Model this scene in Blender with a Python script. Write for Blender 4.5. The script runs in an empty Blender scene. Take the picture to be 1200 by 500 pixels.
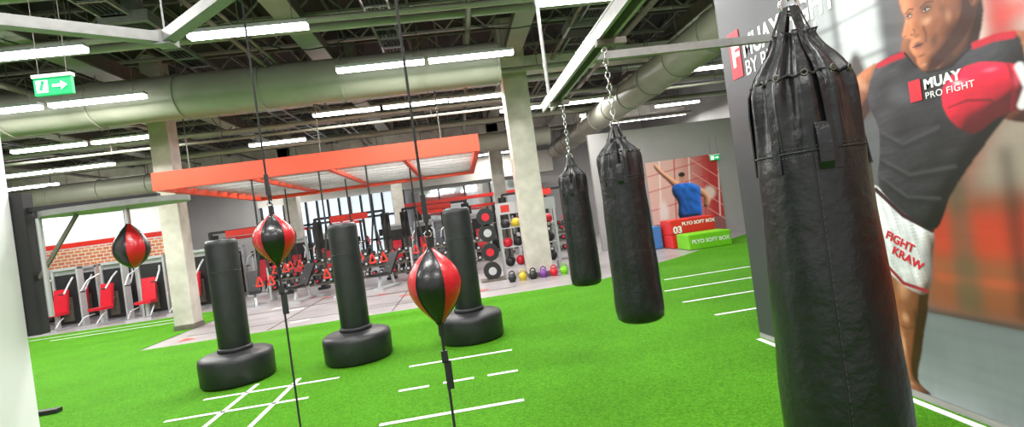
import bpy, math, random
import numpy as np
from mathutils import Vector, Matrix
random.seed(7); np.random.seed(3)
scene=bpy.context.scene
try:
    scene.view_settings.view_transform='Standard'
except Exception: pass

# ---------------------------------------------------------------- materials
def mat(name,col,rough=.5,metal=0.,var=.08,vscale=6.,bump=0.,bscale=60.,emit=0.,ecol=None,coat=0.,bdist=.01):
    m=bpy.data.materials.new(name); m.use_nodes=True
    nt=m.node_tree; b=nt.nodes['Principled BSDF']
    c=tuple(col)+(1,)
    tc=nt.nodes.new('ShaderNodeTexCoord')
    n=nt.nodes.new('ShaderNodeTexNoise'); n.inputs['Scale'].default_value=vscale; n.inputs['Detail'].default_value=4
    nt.links.new(tc.outputs['Object'],n.inputs['Vector'])
    r=nt.nodes.new('ShaderNodeValToRGB')
    r.color_ramp.elements[0].position=.3; r.color_ramp.elements[1].position=.7
    r.color_ramp.elements[0].color=tuple(max(0,x*(1-var)) for x in col)+(1,)
    r.color_ramp.elements[1].color=tuple(min(1,x*(1+var)) for x in col)+(1,)
    nt.links.new(n.outputs['Fac'],r.inputs['Fac']); nt.links.new(r.outputs['Color'],b.inputs['Base Color'])
    b.inputs['Roughness'].default_value=rough; b.inputs['Metallic'].default_value=metal
    if coat: b.inputs['Coat Weight'].default_value=coat; b.inputs['Coat Roughness'].default_value=.2
    if bump:
        n2=nt.nodes.new('ShaderNodeTexNoise'); n2.inputs['Scale'].default_value=bscale; n2.inputs['Detail'].default_value=3
        nt.links.new(tc.outputs['Object'],n2.inputs['Vector'])
        bp=nt.nodes.new('ShaderNodeBump'); bp.inputs['Strength'].default_value=bump; bp.inputs['Distance'].default_value=bdist
        nt.links.new(n2.outputs['Fac'],bp.inputs['Height']); nt.links.new(bp.outputs['Normal'],b.inputs['Normal'])
    if emit:
        b.inputs['Emission Color'].default_value=(tuple(ecol or col)+(1,)); b.inputs['Emission Strength'].default_value=emit
    return m
M={}
M['floor']=mat('rubber_floor',(.35,.32,.325),.34,var=.12,vscale=2,bump=.1,bscale=300)
M['white']=mat('white_paint',(.85,.85,.85),.5,var=.02)
M['wallwhite']=mat('wall_white',(.86,.86,.89),.6,var=.02,vscale=1)
M['wallgrey']=mat('wall_grey',(.35,.34,.335),.6,var=.04,vscale=1.5)
M['wallbeige']=mat('wall_beige',(.6,.57,.52),.6,var=.03)
M['dark']=mat('ceiling_dark',(.028,.025,.022),.8,var=.3,vscale=1.5)
M['steel']=mat('steel_grey',(.15,.135,.11),.5,.2,var=.15)
M['galv']=mat('galvanised',(.34,.335,.325),.36,.6,var=.15,vscale=20)
M['rig']=mat('rig_grey_steel',(.27,.27,.265),.42,.3,var=.12,vscale=15)
M['duct']=mat('duct_paint',(.25,.25,.20),.45,var=.10,vscale=2)
M['conc']=mat('concrete',(.54,.51,.45),.75,var=.18,vscale=3,bump=.2,bscale=30)
M['red']=mat('red_paint',(.68,.03,.02),.4,var=.05)
M['orange']=mat('canopy_orange_red',(.80,.075,.028),.45,var=.06,vscale=2)
M['black']=mat('black_matt',(.016,.016,.018),.5,var=.2)
M['leather']=mat('black_leather',(.010,.010,.012),.33,var=.3,vscale=12,bump=.55,bscale=22,coat=.12)
M['vinyl']=mat('black_vinyl',(.018,.019,.021),.42,var=.25,vscale=8,bump=.2,bscale=30)
M['redleather']=mat('red_leather',(.55,.010,.018),.3,var=.1,vscale=20,bump=.15,bscale=80,coat=.3)
M['balleather']=mat('ball_black_leather',(.010,.010,.011),.3,var=.3,vscale=12,bump=.15,bscale=80,coat=.3)
M['stitch']=mat('grey_stitching',(.09,.09,.09),.7,var=.1)
M['rope']=mat('black_rope',(.02,.02,.02),.8,bump=.5,bscale=400)
M['chrome']=mat('chrome',(.7,.7,.7),.2,1.,var=.05)
M['redpad']=mat('red_pad',(.60,.012,.03),.45,var=.08)
M['green']=mat('green_vinyl',(.19,.6,.015),.45,var=.06)
M['blue']=mat('blue_vinyl',(.05,.2,.5),.45,var=.06)
M['silver']=mat('silver_frame',(.55,.56,.58),.35,.3,var=.05)
M['lamp']=mat('lamp_diffuser',(1,1,1),.5,emit=14.,ecol=(1,.995,.98),var=0)
M['exitg']=mat('exit_green',(.0,.35,.12),.5,emit=.8,ecol=(.0,.42,.12),var=0)
M['exitw']=mat('exit_white',(.9,.95,.9),.5,emit=1.2,ecol=(.9,1,.9),var=0)
M['sky']=mat('window_daylight',(.6,.7,.8),.3,emit=.8,ecol=(.8,.9,1.),var=.3,vscale=.8)
M['glass']=mat('mirror_glass',(.6,.63,.65),.05,.9,var=.05,vscale=1)
M['orangewall']=mat('orange_brick',(.75,.25,.1),.6)
M['yellow']=mat('yellow_rubber',(.6,.45,.03),.5)
M['purple']=mat('purple_rubber',(.2,.05,.3),.5)
def turf():
    m=mat('turf',(.100,.385,.014),.8,var=.08,vscale=1.2,bump=1.,bscale=220,bdist=.02)
    nt=m.node_tree; b=nt.nodes['Principled BSDF']; src=b.inputs['Base Color'].links[0].from_socket
    tc=[n for n in nt.nodes if n.type=='TEX_COORD'][0]
    for sc,lo,hi,p in ((150,(.34,.42,.25),(1.6,1.42,1.5),.36),(38,(.70,.74,.6),(1.28,1.2,1.3),.38)):
        n=nt.nodes.new('ShaderNodeTexNoise'); n.inputs['Scale'].default_value=sc; n.inputs['Detail'].default_value=6; n.inputs['Roughness'].default_value=.75
        nt.links.new(tc.outputs['Object'],n.inputs['Vector'])
        r=nt.nodes.new('ShaderNodeValToRGB'); r.color_ramp.elements[0].position=p; r.color_ramp.elements[1].position=1-p
        r.color_ramp.elements[0].color=lo+(1,); r.color_ramp.elements[1].color=hi+(1,)
        nt.links.new(n.outputs['Fac'],r.inputs['Fac'])
        mx=nt.nodes.new('ShaderNodeMix'); mx.data_type='RGBA'; mx.blend_type='MULTIPLY'; mx.inputs[0].default_value=1
        nt.links.new(src,mx.inputs[6]); nt.links.new(r.outputs['Color'],mx.inputs[7]); src=mx.outputs[2]
    nt.links.new(src,b.inputs['Base Color'])
    b.inputs['Specular IOR Level'].default_value=.12
    return m
M['turf']=turf()

# ---------------------------------------------------------------- mesh builder
class MB:
    def __init__(s): s.v=[];s.f=[];s.m=[];s.sm=[];s.mats=[]
    def mi(s,k):
        if k not in s.mats: s.mats.append(k)
        return s.mats.index(k)
    def add(s,vs,fs,k,smooth=False):
        o=len(s.v); s.v+= [tuple(x) for x in vs]; i=s.mi(k)
        for f in fs: s.f.append(tuple(o+j for j in f)); s.m.append(i); s.sm.append(smooth)
    def box(s,x0,x1,y0,y1,z0,z1,k):
        s.add([(x0,y0,z0),(x1,y0,z0),(x1,y1,z0),(x0,y1,z0),(x0,y0,z1),(x1,y0,z1),(x1,y1,z1),(x0,y1,z1)],
              [(0,3,2,1),(4,5,6,7),(0,1,5,4),(1,2,6,5),(2,3,7,6),(3,0,4,7)],k)
    def obox(s,c,size,k,rot=(0,0,0)):
        from mathutils import Euler
        R=Euler(rot).to_matrix(); c=Vector(c); vs=[]
        for dz in(-.5,.5):
            for dx,dy in((-.5,-.5),(.5,-.5),(.5,.5),(-.5,.5)):
                vs.append(c+R@Vector((dx*size[0],dy*size[1],dz*size[2])))
        s.add(vs,[(0,3,2,1),(4,5,6,7),(0,1,5,4),(1,2,6,5),(2,3,7,6),(3,0,4,7)],k)
    def frame(s,p1,p2):
        p1=Vector(p1);p2=Vector(p2);d=(p2-p1).normalized()
        up=Vector((0,0,1)) if abs(d.z)<.95 else Vector((0,1,0))
        a=d.cross(up).normalized(); b=a.cross(d).normalized()
        return p1,p2,a,b
    def beam(s,p1,p2,w,h,k):
        p1,p2,a,b=s.frame(p1,p2); vs=[]
        for p in(p1,p2):
            for i,j in((-.5,-.5),(.5,-.5),(.5,.5),(-.5,.5)): vs.append(p+a*w*i+b*h*j)
        s.add(vs,[(0,1,2,3),(7,6,5,4),(0,4,5,1),(1,5,6,2),(2,6,7,3),(3,7,4,0)],k)
    def cyl(s,p1,p2,r,k,r2=None,seg=12,caps=True):
        p1,p2,a,b=s.frame(p1,p2); r2=r if r2 is None else r2; vs=[]
        for p,q in((p1,r),(p2,r2)):
            for i in range(seg):
                t=2*math.pi*i/seg; vs.append(p+a*q*math.cos(t)+b*q*math.sin(t))
        s.add(vs,[(i,(i+1)%seg,seg+(i+1)%seg,seg+i) for i in range(seg)],k,True)
        if caps:
            s.add(vs[:seg],[tuple(range(seg))[::-1]],k); s.add(vs[seg:],[tuple(range(seg))],k)
    def tube(s,pts,r,k,seg=8):
        for a,b in zip(pts[:-1],pts[1:]): s.cyl(a,b,r,k,seg=seg)
    def strap(s,pts,outs,w,t,k):
        vs=[]
        n=len(pts)
        for i,(p,o) in enumerate(zip(pts,outs)):
            p=Vector(p);o=Vector(o).normalized()
            d=(Vector(pts[min(i+1,n-1)])-Vector(pts[max(i-1,0)])).normalized(); a=d.cross(o).normalized()
            vs+=[p-a*w/2,p+a*w/2,p+a*w/2+o*t,p-a*w/2+o*t]
        fs=[]
        for i in range(n-1):
            for j in range(4): fs.append((4*i+j,4*i+(j+1)%4,4*i+4+(j+1)%4,4*i+4+j))
        fs+=[(3,2,1,0),(4*n-4,4*n-3,4*n-2,4*n-1)]
        s.add(vs,fs,k)
    def lathe(s,prof,k,c=(0,0,0),seg=32,fn=None,kf=None,smooth=True):
        vs=[];n=len(prof)
        for r,z in prof:
            for i in range(seg):
                t=2*math.pi*i/seg; q=r*(fn(t,z) if fn else 1)
                vs.append((c[0]+q*math.cos(t),c[1]+q*math.sin(t),c[2]+z))
        o=len(s.v); s.v+=vs
        for j in range(n-1):
            for i in range(seg):
                kk=kf(i,j) if kf else k
                s.f.append((o+j*seg+i,o+j*seg+(i+1)%seg,o+(j+1)*seg+(i+1)%seg,o+(j+1)*seg+i)); s.m.append(s.mi(kk)); s.sm.append(smooth)
        s.f.append(tuple(o+i for i in range(seg))[::-1]); s.m.append(s.mi(k)); s.sm.append(False)
        s.f.append(tuple(o+(n-1)*seg+i for i in range(seg))); s.m.append(s.mi(k)); s.sm.append(False)
    def sphere(s,c,r,k,sc=(1,1,1),seg=14,rings=8):
        vs=[];
        for j in range(rings+1):
            p=math.pi*j/rings
            for i in range(seg):
                t=2*math.pi*i/seg
                vs.append((c[0]+r*sc[0]*math.sin(p)*math.cos(t),c[1]+r*sc[1]*math.sin(p)*math.sin(t),c[2]-r*sc[2]*math.cos(p)))
        s.add(vs,[(j*seg+i,j*seg+(i+1)%seg,(j+1)*seg+(i+1)%seg,(j+1)*seg+i) for j in range(rings) for i in range(seg)],k,True)
    def torus(s,c,R,r,k,M3=None,sx=1.,seg=12,rs=6):
        M3=M3 or Matrix.Identity(3); c=Vector(c); vs=[]
        for i in range(seg):
            t=2*math.pi*i/seg
            for j in range(rs):
                p=2*math.pi*j/rs
                vs.append(c+M3@Vector(((R+r*math.cos(p))*math.cos(t),(R*sx+r*math.cos(p))*math.sin(t),r*math.sin(p))))
        s.add(vs,[(i*rs+j,((i+1)%seg)*rs+j,((i+1)%seg)*rs+(j+1)%rs,i*rs+(j+1)%rs) for i in range(seg) for j in range(rs)],k,True)
    def mesh(s,name):
        me=bpy.data.meshes.new(name); me.from_pydata(s.v,[],s.f)
        for k in s.mats: me.materials.append(M[k])
        me.polygons.foreach_set('material_index',s.m); me.polygons.foreach_set('use_smooth',s.sm)
        me.update(); return me
    def obj(s,name,loc=(0,0,0),rz=0,bevel=0):
        o=bpy.data.objects.new(name,s.mesh(name)); scene.collection.objects.link(o)
        o.location=loc; o.rotation_euler=(0,0,rz)
        if bevel:
            b=o.modifiers.new('bevel','BEVEL'); b.width=bevel; b.segments=2; b.limit_method='ANGLE'
        return o
def inst(me,name,loc,rz=0,sc=1):
    o=bpy.data.objects.new(name,me); scene.collection.objects.link(o); o.location=loc; o.rotation_euler=(0,0,rz); o.scale=(sc,sc,sc); return o
def text(body,size,loc,rot,k,parent,ext=.002,align='LEFT',sx=1.,bold=0.,sp=1.):
    cu=bpy.data.curves.new('lettering','FONT'); cu.body=body; cu.size=size; cu.extrude=ext; cu.align_x=align; cu.offset=bold; cu.space_character=sp
    o=bpy.data.objects.new('lettering',cu); scene.collection.objects.link(o); cu.materials.append(M[k])
    o.parent=parent; o.location=Vector(loc)-parent.location; o.rotation_euler=rot; o.scale=(sx,1,1); return o

# ---------------------------------------------------------------- camera
f_=math.atan(.1); F=Vector((math.sin(f_),math.cos(f_),0)); Rr=Vector((math.cos(f_),-math.sin(f_),0)); Z=Vector((0,0,1))
ro=math.atan(.1378)
Rc=math.cos(ro)*Rr-math.sin(ro)*Z; Uc=math.sin(ro)*Rr+math.cos(ro)*Z
cam=bpy.data.cameras.new('camera'); cam.lens=18; cam.sensor_width=36; cam.clip_start=.05
co=bpy.data.objects.new('camera',cam); scene.collection.objects.link(co)
mw=Matrix.Identity(4)
for i in range(3): mw[i][0]=Rc[i]; mw[i][1]=Uc[i]; mw[i][2]=-F[i]
mw[2][3]=1.6
co.matrix_world=mw; scene.camera=co

# ---------------------------------------------------------------- room shell
b=MB(); b.box(-18,10,-4,26,-.2,0,'floor'); b.obj('floor')
b=MB()
b.add([(-18,-4,.008),(10,-4,.008),(10,10.26,.008),(-18,10.26,.008)],[(0,1,2,3)],'turf')
b.add([(-18,10.26,.008),(-6.3,10.26,.008),(-6.3,15.4,.008),(-18,15.4,.008)],[(0,1,2,3)],'turf')
b.add([(2.6,10.26,.008),(10,10.26,.008),(10,15.2,.008),(8.4,14.8,.008),(5.2,12.04,.008)],[(0,1,2,3,4)],'turf')
b.obj('floor_turf')
b=MB()
def line(x0,y0,x1,y1,w=.05,k='white',z=.012):
    b.beam((x0,y0,z),(x1,y1,z),w,.004,k)
for L in [(3.53,9.1,5.2,9.1),(3.1,8.05,4.6,8.05),(2.96,7.05,4.1,7.05),(2.94,6.08,3.5,6.08),(-.82,6.02,.38,6.02),(-.9,4.36,.32,4.36),
          (-.84,5.18,-.54,5.18),(-.4,5.2,-.09,5.2),(.05,5.2,.36,5.2),(-3.2,5.47,-1.8,5.47),(-3.1,6.05,-1.62,6.05),(-2.64,5.0,-2.64,6.36),(-2.14,4.8,-2.14,6.3),
          (-11.6,14.66,-7.9,14.66),(-10.6,14.0,-7.2,14.0),(2.79,1.2,2.79,4.9)]: line(*L)
b.obj('turf_line_markings')
b=MB()
for i in range(16):
    x=-5.8+ (i*1.37)%6.5; y=10.6+ (i*2.3)%5; k='white' if i%3 else 'red'
    if i%2: line(x,y,x+.35,y+.1,.12,k,.004)
    else: b.add([(x,y,.005),(x+.3,y+.15,.005),(x+.02,y+.35,.005)],[(0,1,2)],k)
for y in (11.2,13.3): line(-5.9,y,1.0,y,.03,'steel',.004)
for x in (-4,-1.6): line(x,10.4,x,15.2,.03,'steel',.004)
b.obj('floor_decal_markings')
b=MB(); b.box(-18,12,-4,27,6.3,6.4,'dark'); b.obj('ceiling')
b=MB(); b.box(4.34,10,16,16.15,0,3.75,'wallgrey'); b.obj('wall_back_right')
b=MB(); b.box(10,10.15,-4,26.2,0,6.3,'wallgrey'); b.obj('wall_right')
b=MB(); b.box(-18.15,-18,-4,26,0,6.3,'wallgrey'); b.obj('wall_left')
b=MB(); b.box(-18,-9.6,19,19.15,0,3.6,'wallwhite'); b.box(-18,-9.6,18.98,19,2.5,2.66,'red'); b.obj('wall_back_left')
b=MB(); b.box(-18,12,26,26.15,0,6.3,'wallgrey'); b.box(-9.6,5,25.8,26,3.5,4.6,'wallbeige');b.obj('wall_back')
nt=M['orangewall'].node_tree; bs=nt.nodes['Principled BSDF']
vo=nt.nodes.new('ShaderNodeTexBrick'); vo.inputs['Scale'].default_value=2.2; vo.inputs['Mortar Size'].default_value=.035
vo.inputs['Color1'].default_value=(.74,.28,.11,1); vo.inputs['Color2'].default_value=(.66,.18,.08,1); vo.inputs['Mortar'].default_value=(.8,.72,.62,1)
tc=nt.nodes.new('ShaderNodeTexCoord'); mp=nt.nodes.new('ShaderNodeMapping'); mp.inputs['Rotation'].default_value=(math.pi/2,0,0)
nt.links.new(tc.outputs['Object'],mp.inputs['Vector']); nt.links.new(mp.outputs['Vector'],vo.inputs['Vector']); nt.links.new(vo.outputs['Color'],bs.inputs['Base Color'])
b=MB(); b.box(-16.5,-9.9,18.9,18.97,1.2,2.45,'orangewall'); b.obj('wall_panel_brick')
b=MB()
b.box(-9.4,-2.6,25.7,25.75,.3,3.5,'sky')
for i in range(14): x=-9.4+i*.52; b.box(x-.05,x+.05,25.6,25.7,.3,3.5,'black')
for z in (1.2,2.35): b.box(-9.4,-2.6,25.6,25.7,z,z+.1,'black')
b.obj('window_1')
b=MB(); b.box(-2.2,4.2,25.7,25.75,.2,3.3,'glass')
for i in range(6): x=-2.2+i*1.28; b.box(x-.04,x+.04,25.6,25.7,.2,3.3,'black')
b.box(-3,4.3,25.5,25.68,2.62,2.78,'red'); b.obj('mirror_wall')
b=MB(); b.box(-3.9,-2.77,2.55,3.5,0,6.3,'wallwhite'); b.obj('wall_pilaster',bevel=.01)
for i,(x,y,w) in enumerate([(-6.5,12.5,.42),(1.73,12.5,.6),(-6.5,21,.5),(1.73,21,.5),(-14.8,12.5,.5),(-2.4,21,.4)]):
    b=MB(); b.box(-w/2,w/2,-w/2,w/2,0,6.3,'conc'); b.box(-w/2-.02,w/2+.02,-w/2-.02,w/2+.02,0,.12,'steel')
    b.obj('concrete_column',(x,y,0),bevel=.015)

# ---------------------------------------------------------------- ceiling structure
b=MB()
for y in np.arange(-2,26,1.45):
    b.beam((-18,y,6.15),(10,y,6.15),.08,.05,'steel'); b.beam((-18,y,5.7),(10,y,5.7),.06,.05,'duct')
    if y>3:
        x=-16.
        while x<9.5: b.beam((x,y,5.7),(x+.45,y,6.15),.03,.03,'duct'); b.beam((x+.45,y,6.15),(x+.9,y,5.7),.03,.03,'duct'); x+=.9
for x in np.arange(-17.5,10,.7): b.beam((x,3,6.24),(x,26,6.24),.05,.08,'steel')
b.obj('ceiling_joists')
b=MB()
for x in [-14.8,-10.6,-6.5,-2.4,1.73,5.9]: b.box(x-.13,x+.13,-4,26,5.35,5.68,'steel'); b.box(x-.2,x+.2,-4,26,5.33,5.36,'duct')
for y in (12.5,21): b.box(-18,10,y-.25,y+.25,5.0,5.34,'conc')
b.obj('ceiling_beams')
b=MB()
for x in (-11.8,-8.3,-4.6,-.9,3.1):
    for dx in(-.2,.2): b.box(x+dx-.015,x+dx+.015,3,25,5.25,5.32,'galv')
    for y in np.arange(3,25,.5): b.box(x-.2,x+.2,y,y+.03,5.25,5.28,'galv')
    for j in range(5): b.cyl((x-.15+j*.07,3,5.3),(x-.15+j*.07,25,5.3),.018,'black',seg=5)
    for y in np.arange(4,25,3): b.cyl((x,y,5.3),(x,y,6.3),.008,'galv',seg=6)
b.obj('ceiling_cable_trays')
b=MB()
for y,z,r in ((8.3,5.05,.05),(8.6,5.15,.03),(11.6,4.85,.06),(14.3,4.8,.05),(16.6,4.7,.08),(19.3,4.6,.06),(6.1,5.4,.05),(7.2,5.3,.04),(9.0,5.2,.07),(13.4,4.4,.035),(15.3,5.0,.04),(5.2,5.15,.06),(5.5,5.5,.1),(7.8,5.6,.12),(13.8,5.2,.12),(17.2,5.4,.1)):
    b.cyl((-17.5,y,z),(9.5,y,z),r,'duct' if r<.09 else 'galv',seg=12)
    for x in np.arange(-16,9,2.6): b.cyl((x,y,z),(x,y,6.3),.01,'steel',seg=6)
for x,z,r in ((-13,5.0,.05),(-9.6,5.1,.04),(-7.4,4.95,.06),(-3.3,5.05,.04),(-3.1,5.1,.03),(.6,5.1,.05),(3.9,5.0,.06),(2.7,5.2,.04)):
    b.cyl((x,4.5,z),(x,24,z),r,'steel',seg=8)
    for y in np.arange(5,24,2.2): b.cyl((x,y,z-.10),(x,y,z),.018,'steel',seg=6)
b.obj('ceiling_pipes')
b=MB()
for i in range(9):
    x=-12+i*2.5; y=6.2+(i*3.7)%9; b.box(x-.35,x+.35,y-.3,y+.3,5.15,5.33,'galv'); b.box(x-.28,x+.28,y-.23,y+.23,5.12,5.15,'dark'); b.cyl((x,y,5.33),(x,y,6.0),.14,'galv',seg=14)
b.obj('ceiling_air_diffusers')
b=MB()
for i in range(22):
    x=random.uniform(-14,4); y=random.uniform(6,15); L=random.uniform(1.5,3.5); z=random.uniform(5.0,5.3); sag=random.uniform(.1,.4); a=random.choice([0,math.pi/2,.4])
    pts=[(x+math.cos(a)*L*t,y+math.sin(a)*L*t,z+.3-sag*4*t*(1-t)) for t in np.linspace(0,1,9)]
    b.tube(pts,.012,'black',5)
b.obj('ceiling_cables')
def ring_duct(name,p1,p2,r,k='duct'):
    b=MB(); p1=Vector(p1);p2=Vector(p2); b.cyl(p1,p2,r,k,seg=36)
    n=int((p2-p1).length/1.5)
    for i in range(n+1):
        q=p1.lerp(p2,(i+.02)/(n+.04)); d=(p2-p1).normalized()*.02; b.cyl(q-d,q+d,r+.025,k,seg=36)
        b.cyl(q+Vector((0,0,r)),(q.x,q.y,6.3),.01,'steel',seg=6)
    return b.obj(name)
ring_duct('ventilation_duct',(-17.5,10.7,4.78),(1.2,10.5,4.72),.42)
ring_duct('ventilation_duct',(4.9,5.5,4.3),(4.9,24,4.3),.38)
ring_duct('ventilation_duct',(-17.5,18.0,4.2),(3.5,18.0,4.2),.32)

# ---------------------------------------------------------------- lamps
def lampmesh():
    b=MB(); b.box(-.79,.79,-.065,.065,-.03,.03,'lamp'); b.box(-.8,.8,-.075,.075,.03,.08,'silver')
    for x in(-.6,.6): b.cyl((x,0,.08),(x,0,1.7),.005,'steel',seg=6)
    return b.mesh('linear_ceiling_lamp')
LM=lampmesh()
def lamp(x,y,z=4.6,p=96):
    q=inst(LM,'linear_ceiling_lamp',(x,y,z))
    l=bpy.data.lights.new('tube_light','AREA'); l.shape='RECTANGLE'; l.size=1.55; l.size_y=.12; l.energy=p; l.color=(1,.985,.955)
    o=bpy.data.objects.new('tube_light',l); scene.collection.objects.link(o); o.parent=q; o.location=(0,0,-.04)
for x,y in [(-2.55,7.4),(-5.5,7.45),(-8.5,7.4),(2.3,7.4),(-1.07,9.55),(.6,9.55),(-6.1,9.8),(-7.85,9.8),(-11,9.8),(5.6,9.6),
            (-7.55,13),(-9.3,13),(-2.4,12.8),(-.72,12.8),(.9,12.85),(-12.5,13),(6.4,12.5),
            (2.35,14.9),(4.1,14.9),(-10.5,15.9),(-12.2,15.9),(-5,15.6),(-13.7,18.2),(5.3,17.2),(8.,17.2),(-12.8,21.2),(-3,18.8),(-6,21.5),(0,21.5),(2,24.8),(-9,24),(8.6,19.6),(7,19.6),
            (-5,4.8),(-1.5,4.6),(1.6,4.6),(-4.5,1.5),(-1,1.6),(1.6,1.6),(1.2,-1.5),(-2.5,-1.5)]:  # this row: out-of-view lamps, added to light the near bag and mural
    lamp(x,y)
w=bpy.data.worlds.new('world'); scene.world=w; w.use_nodes=True
w.node_tree.nodes['Background'].inputs[0].default_value=(1,.99,.97,1); w.node_tree.nodes['Background'].inputs[1].default_value=.8

# ---------------------------------------------------------------- red canopy
b=MB(); x0,x1,y0,y1,z0,z1=-6.25,.62,11.35,17,3.08,3.46
b.box(x0,x1,y0,y0+.12,z0,z1,'orange'); b.box(x0,x1,y1-.12,y1,z0,z1,'orange'); b.box(x0,x0+.12,y0+.12,y1-.12,z0,z1,'orange'); b.box(x1-.12,x1,y0+.12,y1-.12,z0,z1,'orange')
for x in (-4.5,-2.8,-1.1): b.box(x-.05,x+.05,y0+.12,y1-.12,z0+.05,z1-.1,'orange')
for y in np.arange(y0+.5,y1-.2,.55): b.box(x0+.12,x1-.12,y,y+.07,z0+.1,z0+.2,'galv')
for x in(-5.5,-2.8,-.2):
    for y in(y0+.06,y1-.06): b.cyl((x,y,z1),(x,y,6.3),.015,'steel',seg=6)
b.obj('suspended_training_canopy')
def straps(x,y,zb):
    b=MB(); 
    b.cyl((0,0,3.07-zb),(0,0,1.9-zb),.02,'black',seg=6)
    b.beam((0,0,1.9-zb),(-.12,0,.25),.04,.012,'black'); b.beam((0,0,1.9-zb),(.12,0,.25),.04,.012,'black')
    for s_ in(-.12,.12):
        b.tube([(s_,0,.25),(s_-.07,0,.05),(s_+.07,0,.05),(s_,0,.25)],.02,'red',6)
    b.obj('suspension_strap',(x,y,zb))
for x,y,zb in ((-4.3,11.41,.75),(-2.9,11.41,.72),(-1.9,11.41,.9),(-1.1,13,.9),(-4.5,14.1,.9),(-4.5,13.0,.9),(-2.8,13.5,.9)): straps(x,y,zb)

# ---------------------------------------------------------------- freestanding bags
def fbag():
    b=MB()
    b.lathe([(.0,0),(.40,0),(.425,.03),(.43,.28),(.42,.33),(.36,.36),(.22,.375),(.19,.38)],'vinyl',seg=48)
    b.lathe([(.2,.37),(.2,.42),(.18,.43)],'black',seg=40)
    b.lathe([(.17,.40),(.182,.43),(.185,.9),(.185,1.70),(.18,1.74),(.155,1.765),(0.02,1.77)],'vinyl',seg=40)
    b.lathe([(.187,1.36),(.187,1.37)],'black',seg=40)
    return b.mesh('freestanding_punching_bag')
FB=fbag()
for x,y in((-3.0,6.73),(-1.54,6.84),(-.06,6.94)): inst(FB,'freestanding_punching_bag',(x,y,.01))

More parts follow.
